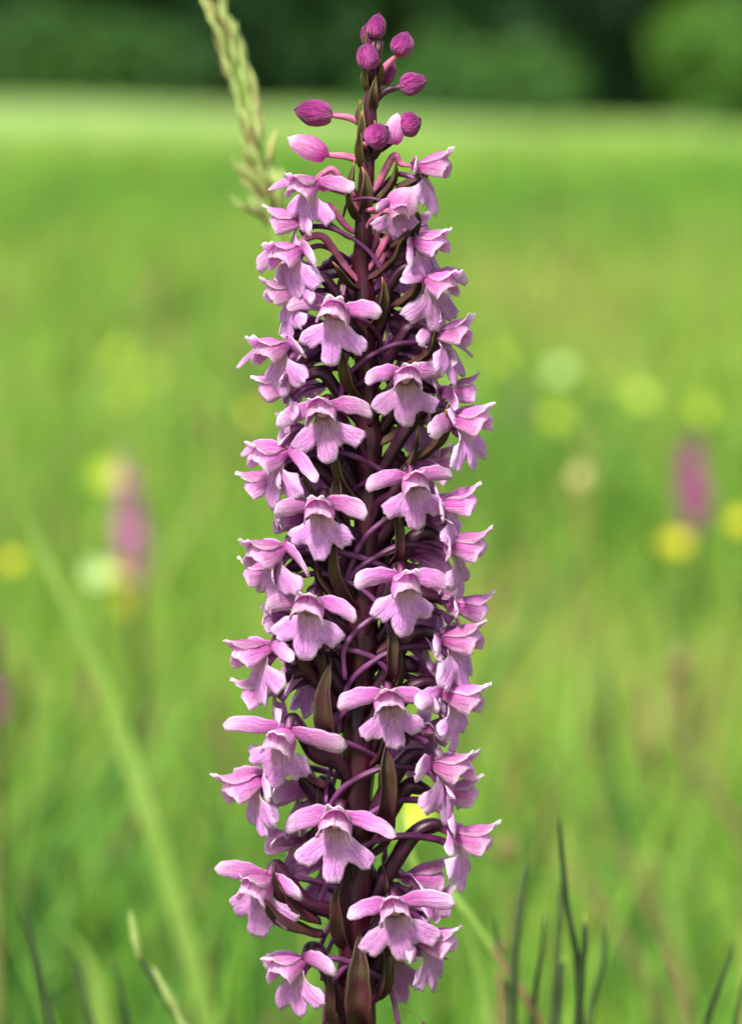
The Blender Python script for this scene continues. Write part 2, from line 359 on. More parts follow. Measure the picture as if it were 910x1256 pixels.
def tree(name, label, cat, x, y, h, w, low, n, leaf, m, seed, group, nb=22):
    r = random.Random(seed); z = gz(x, y)
    root = tag(empty(name, (x, y, z)), label, cat, group)
    trunk_h = h * .8
    path = bez([(0, 0, -.1), (r.uniform(-.1, .1), 0, trunk_h * .4), (r.uniform(-.25, .25), r.uniform(-.2, .2), trunk_h)], 8)
    vs, fs, uv = tube(path, lambda t: h * .028 * (1 - .8 * t), 8)
    mesh_obj('trunk', vs, fs, M['bark'], root, uv)
    blobs = []
    for i in range(nb):
        a = r.uniform(0, 2 * math.pi); q = (i + .5) / nb
        zz = low + (h - low) * q; env = math.sin(math.pi * (0.16 + .78 * q)) ** .7
        rr = w * env * r.uniform(.35, .9)
        blobs.append((math.cos(a) * rr, math.sin(a) * rr, zz, w * r.uniform(.25, .42), w * r.uniform(.2, .36)))
        if i % 4 == 1 and zz < trunk_h * .95:
            b = Vector(blobs[-1][:3]); s = path[min(8, int(8 * max(.1, (zz - .25 * h) / trunk_h)))]
            v2, f2, u2 = tube(bez([s, (s + b) / 2 + Vector((0, 0, -.1)), b], 4), lambda t: h * .011 * (1 - .7 * t), 6)
            mesh_obj('limb', v2, f2, M['bark'], root, u2)
    foliage('crown', root, blobs, n, leaf, m, seed)
    return root
TG, BG = 'dark trees along the far edge of the meadow', 'bushes in front of the dark trees'
# at y metres the frame is about 0.18*y wide
tree('broadleaf_tree', 'dark broadleaf tree at the far left edge of the picture', 'tree', -6.2, 66, 8, 3.4, .1, 5200, .26, M['treeleaf'], 21, TG)
tree('broadleaf_tree', 'dark tree behind the pale grass seed head', 'tree', -2.6, 67, 9, 3.4, .1, 5200, .26, M['treeleaf'], 22, TG)
tree('broadleaf_tree', 'dark tree behind the top buds of the orchid', 'tree', 0.6, 68, 8.5, 3.3, .1, 5200, .26, M['treeleaf'], 23, TG)
tree('broadleaf_tree', 'darkest tree between the orchid and the pale right bush', 'tree', 3.2, 66, 9, 3.2, .1, 5200, .26, M['treeleaf'], 24, TG)
tree('broadleaf_tree', 'dark tree at the far right edge behind the bright bush', 'tree', 6.6, 67, 8, 3.3, .1, 5200, .26, M['treeleaf'], 25, TG)
SECOND = ('dark second row tree beyond the left edge of the picture', 'dark second row tree above the leftmost bush', 'dark second row tree behind the tip of the grass seed head', 'dark second row tree just right of the top buds',
          'dark second row tree left of the bright right bush', 'dark second row tree beyond the right edge of the picture')
for i, xx in enumerate((-9, -4.4, -.9, 2.2, 5.2, 9.5)):
    tree('background_tree', SECOND[i], 'tree', xx, 73 + (i % 2) * 2, 10, 3.6, .1, 3600, .34, M['treeleaf'], 31 + i, 'second row of trees', 18)
tree('bush', 'mid green bush at the left edge under the dark trees', 'bush', -4.5, 60, .85, 2.3, .05, 3600, .12, M['midleaf'], 41, BG, 14)
tree('bush', 'low green bush between the left bush and the grass seed head', 'bush', -2.0, 61, 1.6, 1.2, .05, 2600, .13, M['treeleaf'], 42, BG, 14)
tree('bush', 'green bush just right of the top buds', 'bush', 1.3, 59, .62, 2.0, .05, 3400, .11, M['midleaf'], 43, BG, 14)
tree('bush', 'bright green rounded bush at the right edge', 'bush', 4.9, 56, 1.6, 1.15, .05, 3000, .13, M['bushleaf'], 44, BG, 16)

# ------------------------------------------------------------------ the orchid
STEMX = [(60, 461), (100, 458), (180, 452), (240, 447), (300, 444), (420, 447), (520, 452), (640, 452), (760, 446), (880, 440), (1000, 436), (1100, 436), (1180, 435), (1256, 437)]
def stemx(py):
    for (a, b), (c, d) in zip(STEMX, STEMX[1:]):
        if py <= c: return b + (d - b) * max(0, (py - a)) / (c - a)
    return STEMX[-1][1]
def stemr(py): return 7.5 + 14.5 * min(1.3, max(0, (py - 60) / 1000)) ** .85       # radius in pixels
base = at(437, 1256, 0)
orchid = empty('flowering_orchid', (base.x, 0, 0))
tag(orchid, 'tall pink orchid spike with maroon stem, in sharp focus in front of the meadow', 'orchid')
ORI = Vector(orchid.location)
def stem_path():
    p = [Vector((base.x - .004, .004, -.005)), Vector((base.x - .002, .002, .15)), Vector((base.x, 0, .26))]
    p += [at(stemx(y), y, 0) for y in range(1256, 56, -60)] + [at(461, 52, 0)]
    return [q - ORI for q in p]
sp = bez(stem_path(), 110)
def srad(t):
    z = (ORI + sp[min(110, int(t * 110))]).z
    py = 1256 - (z - base.z) / S
    return S * stemr(min(py, 1500)) * (1 if py > 70 else .8)
vs, fs, uv = tube(sp, srad, 20, 6, .05, 9)
mesh_obj('stem', wob(vs, .0004, 300, 2), fs, M['stem'], orchid, uv)

def lip_mesh(seed, k=1.0):
    r = random.Random(seed)
    mid, side, nt = 53 * r.uniform(.92, 1.06), 49 * r.uniform(.9, 1.08), 33 * r.uniform(.88, 1.08)
    pha, ph = r.uniform(.50, .58), R(70 + r.uniform(-7, 7)); curl = r.uniform(6, 18); asym = r.uniform(-.05, .05)
    def rad(f):
        a = abs(f + asym); 
        m_ = math.exp(-(a / .25) ** 4); s_ = math.exp(-((a - .70) / .29) ** 4)
        v = nt * .97 + .9 * math.sin(61 * f + seed) * (abs(f) < .95) + (mid - nt) * m_ + (side - nt) * s_
        if a > .85: v -= (a - .85) * 70
        return v * (1 + .025 * math.sin(23 * f + seed) + .02 * math.sin(41 * f))
    def fn(u, v):
        q = rad(u) * k; L = q * v ** .9
        phi = u * ph
        x = L * math.sin(phi) + u * 9 * k * (1 - v * .4)
        z = -L * math.cos(phi) * .93 - 5
        y = 8 - 24 * v + 9 * v * v + abs(u) ** 1.5 * curl * v * 1.2 - 2.2 * math.cos(u * 9.5) * v * .7 + 5 * v ** 6
        z += 5 * (1 - v) * (abs(u) ** 2) * 1.2
        if v < .18: e = 1 - v / .18; z += 7 * e; y += 3 * e; x *= 1 + .25 * e
        z += 1.3 * math.sin(u * 31 + seed) * v ** 3 ; y += 1.6 * math.sin(u * 17 + seed) * v ** 2
        return (x, y, z)
    vs, fs, uv = grid(fn, 30, 12)
    return wob(vs, 2.2, .06, seed), fs, uv
def hood_params(r): return dict(w=r.uniform(.92, 1.08), h=r.uniform(.92, 1.1), open=r.uniform(.9, 1.1))
def hood_pt(a, v, P, lift=0.0, over=0.0):
    """a = angle across the arch -1..1; v = 0 at the back, .55 the crest, 1 the drooping front rim"""
    if v < .55:
        e = v / .55; y = 24 - 37 * e; top = 13 + 5 * math.sin(math.pi * .5 * min(1, e * 1.3)) + 11 * e * P['h']; w = 5 + 15.5 * math.sin(math.pi * .5 * min(1, .12 + e)); bot = 9 - 16 * e
    else:
        e = (v - .55) / .45; y = -13 - 12 * math.sin(e * 1.45) + 9 * e * a * a; top = 13 + 5 + 11 * P['h'] - (15 * (1 - math.cos(e * 1.5))) * P['open']; w = 20.5 - 1.5 * e; bot = -7 - 1.5 * e
    w *= P['w']; s_ = 1 if a > 0 else -1; a_ = abs(a)
    x = w * math.sin(min(1.3, a_ * 1.5)) * s_ * (1 - .10 * max(0, a_ - .7) / .3)
    return Vector((x * (1 + lift * .05), y, bot + (top - bot) * max(0, math.cos(a_ * 1.5)) ** .85 + lift))
def dorsal_mesh(seed, P, beak):
    r = random.Random(seed + 5); tw = r.uniform(-.4, .4); up = r.uniform(2, 8)
    def fn(u, v):
        wd = .58 * math.sin(math.pi * min(.5, .14 + v * .7)) * (1 - .25 * max(0, v - .6) / .4)
        if v < .62: p = hood_pt(u * wd, v / .62 * .55, P, 1.4)
        else:
            e = (v - .62) / .38; p = hood_pt(u * wd * (1 - .25 * e), .55, P, 1.4)
            p.y -= (beak + 4) * e + abs(u) * 2 * e; p.z += up * e * e + 3.5 * abs(u) * e * e + 1.3 * math.sin(5 * u + seed) * e * e - abs(u) ** 3 * 2 * (1 - e)
            p.x += tw * e * 4
            if v > .93: p.y += abs(u) ** 2.5 * 3.5 + 1.2 * math.sin(u * 6 + seed)
        return p
    vs, fs, uv = grid(fn, 10, 18)
    return wob(vs, 1.4, .08, seed + 1), fs, uv
def petal_mesh(seed, P, sgn):
    r = random.Random(seed + 9 + sgn); fl = r.uniform(0, 4); gap = 0.0
    def fn(u, v):
        uu = (u + 1) / 2
        a = gap * v + uu * (1 - gap * v) * (1 - .12 * (1 - math.sin(math.pi * (.1 + .8 * v)) ** .5))
        vv = v * (1 - .10 * max(0, uu - .6) / .4)
        p = hood_pt(max(a, .001) * sgn, vv, P, -.4)
        if v > .8:
            e = (v - .8) / .2; p.y -= 3.5 * e * e; p.z += .9 * math.sin(uu * 15 + seed) * e; p.x += sgn * fl * e * uu
        return p
    vs, fs, uv = grid(fn, 12, 18)
    uv = [(.5 + .5 * (a if a > .5 else a * .6 + .2) - .0, b) for a, b in uv]
    if sgn < 0: fs = [f[::-1] for f in fs]
    return wob(vs, 1.5, .09, seed + 2 + sgn), fs, uv
def sepal_mesh(seed, sgn, fwd=0.0, drop=0.0, ln=1.0):
    r = random.Random(seed + 3 * sgn); L = 61 * r.uniform(.92, 1.08) * ln; W = 11.5 * r.uniform(.9, 1.1); tilt = r.uniform(-.3, .35); bend = r.uniform(-3, 15); tw = r.uniform(-.9, .9); ln2 = r.uniform(-6, 8)
    def fn(u, v):
        w = W * (.50 + .56 * math.sin(math.pi * min(.5, v * .78)) - .10 * v * v)
        if v > .86: w *= math.sqrt(max(0, 1 - ((v - .86) / .14) ** 2)) * .85 + .15
        w *= 1 + .05 * math.sin(v * 19 + seed + u)
        cx = sgn * (4 + L * v) ; v_ = v
        cz = 13 + 5 * math.sin(v * math.pi * .8) - (bend + drop) * v * v - drop * v
        cy = 21 - 12 * math.sin(v * math.pi * .55) - fwd * v - ln2 * v * v
        a = R(20) + tilt + tw * v
        rl = 3.2 * u * u                                             # rolled back margins
        return (cx, cy + rl + u * w * math.sin(a) * .6, cz + u * w * math.cos(a) )
    vs, fs, uv = grid(fn, 8, 16)
    if sgn > 0: fs = [f[::-1] for f in fs]
    return wob(vs, 2.0, .05, seed + 20 + sgn), fs, uv

cnt = [0]
def bract(P0, yaw, L, W, tipm, parent, up=.8, seed=0, curl=0.0):
    """lance-shaped leaf standing off the stem at P0 (world)"""
    r = random.Random(seed)
    f = Vector((math.sin(R(yaw)), -math.cos(R(yaw)), 0)); sd_ = Vector((math.cos(R(yaw)), math.sin(R(yaw)), 0)); zz = Vector((0, 0, 1))
    o = up
    pts = [Vector((0, 0, 0)), f * L * .20 + zz * L * .16, f * L * (.46 - .2 * o) + zz * L * .42, f * L * (.62 - .38 * o) + zz * L * .72, f * L * (.72 - .55 * o + curl) + zz * L * (.95 - abs(curl) * .4) + sd_ * L * r.uniform(-.12, .12)]
    if up < .5: pts = [Vector((p.x * 1.15, p.y * 1.15, p.z * (.55 + .9 * max(0, up)))) for p in pts]
    path = bez(pts, 16)
    def fn(u, v):
        i = min(15, int(v * 16)); t = v * 16 - i; c = path[i].lerp(path[i + 1], t)
        T = (path[i + 1] - path[i]).normalized(); nn = sd_.cross(T).normalized()
        w = W * (math.sin(math.pi * min(1, .22 + .78 * v)) ** .8 if v > .3 else .62 + .38 * math.sin(math.pi * .5 * v / .3)) * (1 - .5 * max(0, v - .6) / .4)
        w = max(w, W * .04)
        return c + sd_ * u * w * (1 - .15 * abs(u)) + nn * (abs(u) ** 1.4) * w * .85
    vs, fs, uv = grid(fn, 8, 18)
    vs = wob(vs, 2.5, .04, seed)
    o = mesh_obj('bract', vs, fs, M['bract_tip'] if tipm else M['bract'], parent, uv)
    o.location = P0 - ORI; o.scale = (S, S, S); solid(o, 1.5)
    return o

def flower(tx, ty, yaw, k=1.0, pitch=0, roll=0, R0=58, beak=16, light=False, att=52, br=1.0, hang=0.0, stemside=None, lat=1.0):
    cnt[0] += 1; seed = cnt[0] * 13 + 7; r = random.Random(seed)
    Y = -R0 * S * math.cos(R(yaw)); roll += r.uniform(-9, 9); pitch += r.uniform(-5, 4); yaw += r.uniform(-5, 5)
    k *= 1.0 if abs(yaw) < 30 else 1.06
    T = at(tx, ty, Y)
    rot = Matrix.Rotation(R(yaw), 4, 'Z') @ Matrix.Rotation(R(-pitch), 4, 'X') @ Matrix.Rotation(R(roll), 4, 'Y')
    s = S * k
    Mw = Matrix.Translation(T - ORI) @ rot @ Matrix.Scale(s, 4)
    inv = Mw.inverted()
    f = Vector((math.sin(R(yaw)), -math.cos(R(yaw)), 0))
    # the ovary leaves the stem below the flower and arches up and over into the back of the hood
    sy = ty + att + 4; rr = stemr(sy)
    A = at(stemx(sy), sy, 0) + f * rr * S * .6
    yb = yaw
    J = Mw @ Vector((0, 25, 16)) + ORI
    dist = (J - A); out = Vector((dist.x, dist.y, 0)); ol = max(out.length, 20 * S)
    B1 = A + out * .22 + Vector((0, 0, dist.z * .42))
    pk = max(dist.z, 0) + 12 * S
    B2 = A + out * .58 + Vector((0, 0, dist.z * (.76 if abs(yaw) > 30 else .6) + (20 if abs(yaw) > 30 else 0) * S))
    pts = [inv @ (p - ORI) for p in (A, B1, B2)] + [Vector((0, 40, 20)) , Vector((0, 24, 14.5))]
    vs, fs, uv = tube(bez(pts, 26), lambda t: (.62 + .38 * min(1, ty / 800) if ty > 335 else .5) * (5.2 + 4.6 * math.sin(math.pi * min(1, t * 1.05)) ** .8) * (1 if t < .8 else 1 - (t - .8) * 1.3), 12, 3, .10, 8)
    fo = mesh_obj('flower', wob(vs, 1.0, .08, seed), fs, M['ovary'] if ty > 335 else M['stalk_pink'], orchid, uv)
    fo.matrix_local = Mw
    P = hood_params(r); hseed = seed
    o = mesh_obj('dorsal_sepal', *dorsal_mesh(seed, P, beak)[:2], M['hood'], fo, dorsal_mesh(seed, P, beak)[2]); solid(o, .7)
    for sg in (-1, 1):
        v_, f_, u_ = petal_mesh(seed, P, sg); solid(mesh_obj('petal', v_, f_, M['petal'], fo, u_), .6)
        v_, f_, u_ = sepal_mesh(seed, sg, r.uniform(-10, 14), hang + r.uniform(-3, 9), lat * r.uniform(.82, 1.08)); solid(mesh_obj('lateral_sepal', v_, f_, M['sepal'], fo, u_), .8)
    v_, f_, u_ = lip_mesh(seed); solid(mesh_obj('lip', v_, f_, M['lip'], fo, u_), .7)
    # column: short pale nub inside the hood
    v_, f_, u_ = tube(bez([(0, 22, 9), (0, 14, 10), (0, 7, 9.5), (0, 2, 6)], 10), lambda t: 4.5 + 2.8 * math.sin(math.pi * t) ** .7, 12)
    v_ = [Vector((p.x * 1.15, p.y, p.z)) for p in wob(v_, 1.5, .12, seed)]
    mesh_obj('column', v_, f_, M['column'], fo, u_)
    # spur: passes beside the stem on the camera side and hangs down behind
    sg = (-1 if yaw > 0 else 1) if 25 < abs(yaw) < 155 else r.choice((-1, 1))
    if 95 < abs(yaw): sg = 1 if yaw > 0 else -1
    elif 25 < abs(yaw) and (yaw < 0 or ty < 560) and r.random() < .75: sg = -sg
    back = inv @ (at(stemx(ty), ty, 0) - ORI); D = max(40, back.y)
    side = (stemr(ty) + 9) / k
    cx = back.x if abs(yaw) > 25 else back.x
    tgt = cx + sg * side
    pts = [(0, 14, -5), (sg * 3, 34, 4), (tgt * .6, D * .62, 4 + r.uniform(-4, 4)), (tgt, D, -22), (tgt + sg * 2, D + 20, -55 + r.uniform(-8, 8)), (tgt + sg * r.uniform(-6, 8), D + 24 + r.uniform(-12, 10), -92 + r.uniform(-10, 15))]
    v_, f_, u_ = tube(bez(pts, 26), lambda t: (.8 + .2 * min(1, ty / 800)) * (4.7 - 1.8 * t if t > .1 else 6 - 13 * t), 10)
    mesh_obj('spur', wob(v_, 1.0, .03, seed), f_, M['spur'], fo, u_)
    if br > 0:
        if abs(yaw) < 25: return fo
        bract(A - Vector((0, 0, 7 * S)) - f * 2 * S, yb + r.uniform(-16, 16), r.uniform(84, 112) * br, r.uniform(10, 14) * br * .9, ty < 640, orchid, r.uniform(.45, .95) if ty > 640 else r.uniform(.0, .5), seed, r.uniform(-.12, .1))
    return fo

# throat pixel, yaw (0 faces the camera, +90 to the right), scale, pitch, roll
flower(375, 238, -42, .82, -14, br=.6, att=20)
flower(528, 216, 70, .88, 4, br=.7, att=20)
flower(356, 282, -86, .84, 0, br=.5, att=0, lat=.9, beak=20)
flower(487, 262, 12, .62, -30, br=.5, att=22, R0=62, lat=.6)
flower(355, 322, -45, .90, -14, br=.75, att=20, lat=.85)
flower(524, 308, 62, .88, -5, br=.75, att=20, lat=.8)
flower(537, 358, 42, .90, -14, br=.8, att=30, lat=.85)
flower(350, 368, -72, .84, -5, br=.8, att=28)
flower(410, 394, -6, .97, -6, roll=2, br=.8, att=40, R0=62)
flower(338, 440, -50, .92, -10, br=.9, att=36)
flower(552, 422, 68, .92, 2, att=50, br=.9)
flower(498, 474, 8, .93, -6, br=.9, att=44, R0=60)
flower(346, 487, -80, .90, -14, att=30, br=.9)
flower(397, 516, -7, .98, -6, roll=-7, att=46, R0=62)
flower(560, 492, 98, .86, 2, att=40)
flower(575, 527, 64, .98, -4, att=60)
flower(333, 570, -50, .95, -12, att=36)
flower(330, 602, -88, .9, -20, att=20)
flower(508, 602, 9, .93, -8, att=40, R0=60)
flower(527, 580, 112, .9, 2, att=40)
flower(558, 628, 76, .95, 2, att=40)
flower(393, 636, -6, 1.0, -6, att=52, R0=62)
flower(330, 690, -48, 1.0, -8, att=40)
flower(326, 716, -92, .9, -8, att=20)
flower(566, 681, 74, 1.0, -6, att=62)
flower(496, 727, 6, 1.02, -5, roll=-4, att=50, R0=62)
flower(568, 758, 96, .98, -6, att=30)
flower(520, 692, 125, .95, 0, att=40)
flower(378, 756, -10, 1.02, -6, roll=4, att=54, R0=62)
flower(313, 812, -62, 1.0, -8, att=50)
flower(564, 797, 70, 1.0, -2, att=66)
flower(543, 836, 104, 1.0, 0, att=40)
flower(328, 858, -92, .98, -22, att=20)
flower(478, 871, 4, 1.0, -6, att=50, R0=62)
flower(562, 868, 62, 1.0, -6, att=58)
flower(344, 918, -20, 1.03, -12, roll=6, att=46, R0=66)
flower(307, 975, -70, 1.06, -20, roll=0, att=50)
flower(551, 954, 58, 1.03, -4, att=66)
flower(358, 985, -104, 1.0, -6, att=50)
flower(557, 988, 88, 1.0, -4, att=50)
flower(412, 1022, 0, 1.15, -6, roll=3, att=60, R0=66)
flower(572, 1041, 76, 1.02, -8, att=80)
flower(318, 1098, -34, 1.06, -14, roll=6, att=50)
flower(515, 1088, 112, 1.0, 0, att=50)
flower(486, 1127, 4, 1.06, -6, roll=-3, att=56, R0=64)
flower(531, 1166, 66, 1.0, -4, att=50)
flower(357, 1197, -44, .98, -14, roll=-6, att=56)
flower(486, 1178, 150, .95, 0, att=50)
for tx, ty, yw in ((372, 345, -112), (378, 410, -118), (362, 455, -122), (368, 545, -115), (362, 652, -118), (352, 772, -112), (372, 832, -122), (352, 1044, -112),
                   (500, 292, 118), (508, 330, 122), (520, 392, 112), (528, 445, 118), (520, 520, 124), (538, 652, 112), (528, 735, 120), (528, 798, 112), (536, 906, 112), (526, 1120, 112)):
    flower(tx, ty, yw, .9, -2, br=0, att=24)
# flowers on the far side of the spike, seen only between the others
for tx, ty, yw in ((480, 318, 150), (495, 405, 140), (380, 575, -140), (402, 690, -150), (405, 800, -150), (505, 905, 150), (395, 1070, -150)):
    flower(tx, ty, yw, .9, -4, br=0, att=44)

def bud(px, py, ang, L, W, Y=0.0, att=40, pink=False, br=.45, yaw=None, bo=0):
    """closed bud centred at the pixel, its tip pointing along the screen angle (0 = right, 90 = up)"""
    L *= .92; W *= 1.04; cnt[0] += 1; seed = cnt[0] * 13 + 7; r = random.Random(seed)
    d = Vector((math.cos(R(ang)), 0, math.sin(R(ang)))); c = at(px, py, Y * S)
    q = d.to_track_quat('Z', 'Y').to_matrix().to_4x4() @ Matrix.Rotation(r.uniform(0, 6), 4, 'Z')
    Mw = Matrix.Translation(c - ORI) @ q @ Matrix.Scale(S, 4)
    def fn(u, v):
        a = u * math.pi; z = L * (v - .5)
        w = W * .5 * (math.sin(math.pi * min(1, (.06 + .94 * v)) ** .85)) ** .5
        w = max(w, .5)
        lobe = 1 + .07 * abs(math.cos(1.5 * a + .9 * v)) ** .5 - .05 - .10 * math.exp(-(math.sin(1.5 * a + .9 * v) / .12) ** 2) * 0
        cr = 1 - .12 * math.exp(-((math.sin(1.5 * a + 1.2 * v)) / .16) ** 2) * math.sin(math.pi * v) ** .3
        return Vector((w * cr * lobe * math.cos(a), w * cr * lobe * math.sin(a), z + (2 * math.sin(a * 3) if v > .95 else 0)))
    vs, fs, uv = grid(fn, 30, 18)
    b = mesh_obj('bud', wob(vs, 1.6, .07, seed), fs, M['bud'] if not pink else M['hood'], orchid, uv); b.matrix_local = Mw
    b['label'] = 'half open lilac bud' if pink else 'closed magenta bud near the tip of the spike'
    inv = Mw.inverted(); sy = py + att; A = at(stemx(max(sy, 62)), sy, 0)
    E = c - d * L * .46 * S
    mid = (A * .45 + E * .55) - d * 5 * S + Vector((0, 0, 5 * S))
    vs, fs, uv = tube(bez([inv @ (p - ORI) for p in (A, mid, E)], 14), lambda t: 3.8 - 1.0 * t + 1.2 * math.sin(t * math.pi), 10, 3, .08, 5)
    mesh_obj('bud_stalk', vs, fs, M['stalk_pink'] if r.random() < .6 else M['ovary'], b, uv)
    if br:
        yw = yaw if yaw is not None else math.degrees(math.atan2(c.x - A.x, 30 * S))
        bract(A - Vector((0, 0, 3 * S)), yw + bo, 100 * br, 15 * br, True, orchid, .8, seed)
bud(462, 32, 80, 32, 23, 2, 34, br=.36, bo=-60)
bud(451, 44, 100, 30, 18, 14, 34, br=.3)
bud(494, 54, 66, 32, 28, -4, 48, br=.35)
bud(451, 69, 92, 34, 27, -16, 40, br=.42, yaw=-40)
bud(476, 88, 70, 36, 20, 14, 30, br=0)
bud(507, 102, 14, 36, 27, -2, 28, br=.42, yaw=10)
bud(384, 138, 172, 48, 31, 0, 22, br=.42, yaw=-60)
bud(377, 180, 155, 54, 28, -6, 22, pink=True, br=.5, yaw=-30)
bud(463, 166, 40, 34, 31, -26, 18, br=.55, yaw=-20)
bud(484, 158, 80, 40, 24, -10, 34, pink=True, br=0)
bud(503, 152, 30, 30, 30, -8, 40, br=.5, yaw=40)
bud(400, 222, 30, 28, 24, -10, 20, pink=True, br=.5)
bud(495, 246, 60, 36, 38, -52, 12, pink=True, br=.6, yaw=10)

bud(345, 158, 150, 1, 1, 0, 20, br=0) if False else None
# extra bracts seen clearly against the stem
for px, py, yw, L, W, up in ((486, 226, 70, 62, 11, .1), (402, 372, -65, 66, 11, .3), (412, 905, -25, 104, 15, 1.0), (462, 1005, 20, 116, 14, .9), (446, 1256, -8, 132, 19, 1.05),
                             (392, 1125, -50, 100, 15, .2), (400, 960, -60, 90, 13, .3), (425, 640, -25, 80, 11, .9), (395, 830, -60, 84, 11, .7), (478, 690, 30, 84, 8, 1.1),
                             (470, 835, 25, 90, 9, 1.1), (395, 1140, -50, 110, 16, -.1), (500, 560, 60, 84, 13, .25), (490, 450, 60, 76, 12, .2), (478, 300, 60, 60, 12, .3), (480, 370, 60, 60, 12, .2)):
    bract(at(px, py, -stemr(py) * S * math.cos(R(yw)) * .9), yw, L, W, py < 640, orchid, up, px + py)
# leaves low on the stem, below the frame
for k, (yw, z, L) in enumerate(((-60, .02, 1500), (80, .03, 1350), (190, .05, 1200), (20, .10, 900), (-130, .15, 700))):
    b = bract(Vector((base.x, 0, z)), yw, L, L * .055, False, orchid, .75, 900 + k); b.name = 'leaf'; b.data.materials[0] = M['leaf']; b.modifiers[0].thickness = 5

# ------------------------------------------------------------------ grass head, rushes, blades
def to_ground(pts, Y, foot=None):
    w = [at(x, y, Y) for x, y in pts]
    a, b = w[-1], w[-2]; d = (a - b).normalized()
    if a.z > .02:
        st = (a - b).length; x, z = a.x, a.z; dx = max(-.5, min(.5, d.x / max(.2, -d.z)))
        while z > .001:
            st = min(st * 1.35, .06); dx *= .8; z -= st; x += dx * st; w.append(Vector((x, Y, max(z, -.004))))
    return w
def stemthing(name, label, cat, pts, Y, r0, r1, m, group=None, part='stem', foot=None):
    """a round stem; pts run from the tip down"""
    w = to_ground(pts, Y, foot); g = Vector(w[-1]); g.z = 0
    root = tag(empty(name, g), label, cat, group)
    P = bez([p - g for p in reversed(w)], 60)
    vs, fs, uv = tube(P, lambda t: (r0 + (r1 - r0) * t ** 7) * (1 if t < .97 else (1 - t) / .03 * .8 + .2), 8)
    mesh_obj(part, vs, fs, m, root, uv)
    return root, P
def blade(name, label, pts, Y, w0, m, group=None, foot=None):
    w = to_ground(pts, Y, foot); g = Vector(w[-1]); g.z = 0
    P = bez([p - g for p in reversed(w)], 60)
    tw = rnd.uniform(-.3, .3)
    def fn(u, v):
        i = min(59, int(v * 60)); c = P[i].lerp(P[i + 1], v * 60 - i); T = (P[i + 1] - P[i]).normalized()
        sd_ = T.cross(Vector((tw, -1, 0))).normalized(); nn = sd_.cross(T)
        w_ = w0 * .5 * min(1, (1 - v) * 2.6 + .04)
        return c + sd_ * u * w_ + nn * abs(u) * w_ * .5
    vs, fs, uv = grid(fn, 4, 60)
    root = empty(name, g); o = mesh_obj('blade', vs, fs, m, root, uv); solid(o, .0003); o = root
    return tag(o, label, 'grass blade', group)

# pale seed head leaning at the top left
HP = [(256, -28), (268, 10), (290, 80), (309, 150), (324, 220), (338, 285), (352, 340), (385, 430), (418, 560), (446, 720), (470, 900), (505, 1060), (560, 1105), (612, 1180), (655, 1250)]
HY = .085
root, P = stemthing('grass_seed_head', 'pale straw green grass seed head leaning across the dark trees, left of the top buds', 'grass seed head', HP, HY, .0007, .0004, M['greenblade'])
groot = Vector(root.location)
rh = random.Random(5)
def spikelet_mesh(L, W, seed):
    def fn(u, v):
        a = u * math.pi; w = W * math.sin(math.pi * (.08 + .9 * v)) ** .8 * (1 - .35 * v)
        return Vector((w * math.cos(a), w * math.sin(a) * .7, L * v))
    return grid(fn, 6, 6)
k_ = S * 1.55
smesh = []
for i in range(5):
    vs, fs, uv = spikelet_mesh(26 * k_ * rh.uniform(.8, 1.1), 3.4 * k_, i)
    me = bpy.data.meshes.new('spikelet'); me.from_pydata([tuple(v) for v in wob(vs, .0003, 600, i)], [], fs)
    me.polygons.foreach_set('use_smooth', [True] * len(fs)); l = me.uv_layers.new(name='UVMap')
    for lp, d in zip(me.loops, l.data): d.uv = uv[lp.vertex_index]
    me.materials.append(M[('tanhead', 'tangreen', 'tandark', 'tangreen', 'tangreen')[i]]); smesh.append(me)
hpts = bez([at(x, y, HY) for x, y in HP[:6]], 200)
for i in range(120):
    t = i / 120; c = hpts[int(t * 199)]; T = (hpts[max(0, int(t * 199) - 2)] - hpts[min(200, int(t * 199) + 2)]).normalized()
    a = rh.uniform(0, 2 * math.pi); side = Vector((math.cos(a), math.sin(a), 0)); spread = .15 if t < .75 else .5
    d = (T + side * spread * rh.uniform(.5, 1.2)).normalized()
    o = bpy.data.objects.new('spikelet', smesh[rh.randrange(5)]); link(o, root)
    o.location = c - groot + side * k_ * (3 + 5 * math.sin(math.pi * min(1, .1 + t))); o.rotation_mode = 'QUATERNION'; o.rotation_quaternion = d.to_track_quat('Z', 'Y')
    q = (.75 + .5 * math.sin(math.pi * min(.6, .12 + t))) * rh.uniform(.8, 1.15); o.scale = (q, q, q)
# three spreading branches at the foot of the head
for (ax, ay, bx, by) in ((325, 262, 292, 205), (331, 276, 297, 252), (338, 280, 345, 232)):
    a, b = at(ax, ay, HY), at(bx, by, HY + rh.uniform(-.004, .004))
    vs, fs, uv = tube(bez([a - groot, (a + b) / 2 - groot + Vector((.0004, 0, 0)), b - groot], 6), .0003, 6)
    br_ = mesh_obj('side_branch', vs, fs, M['brownstem'], root, uv)
    for j in range(7):
        c = a.lerp(b, .35 + .1 * j); d = (b - a).normalized() + Vector((rh.uniform(-.3, .3), rh.uniform(-.3, .3), rh.uniform(-.2, .2)))
        o = bpy.data.objects.new('spikelet', smesh[rh.choice((0, 1, 3))]); link(o, br_); o.location = c - groot
        o.rotation_mode = 'QUATERNION'; o.rotation_quaternion = d.to_track_quat('Z', 'Y'); q = rh.uniform(.55, .8); o.scale = (q, q, q)

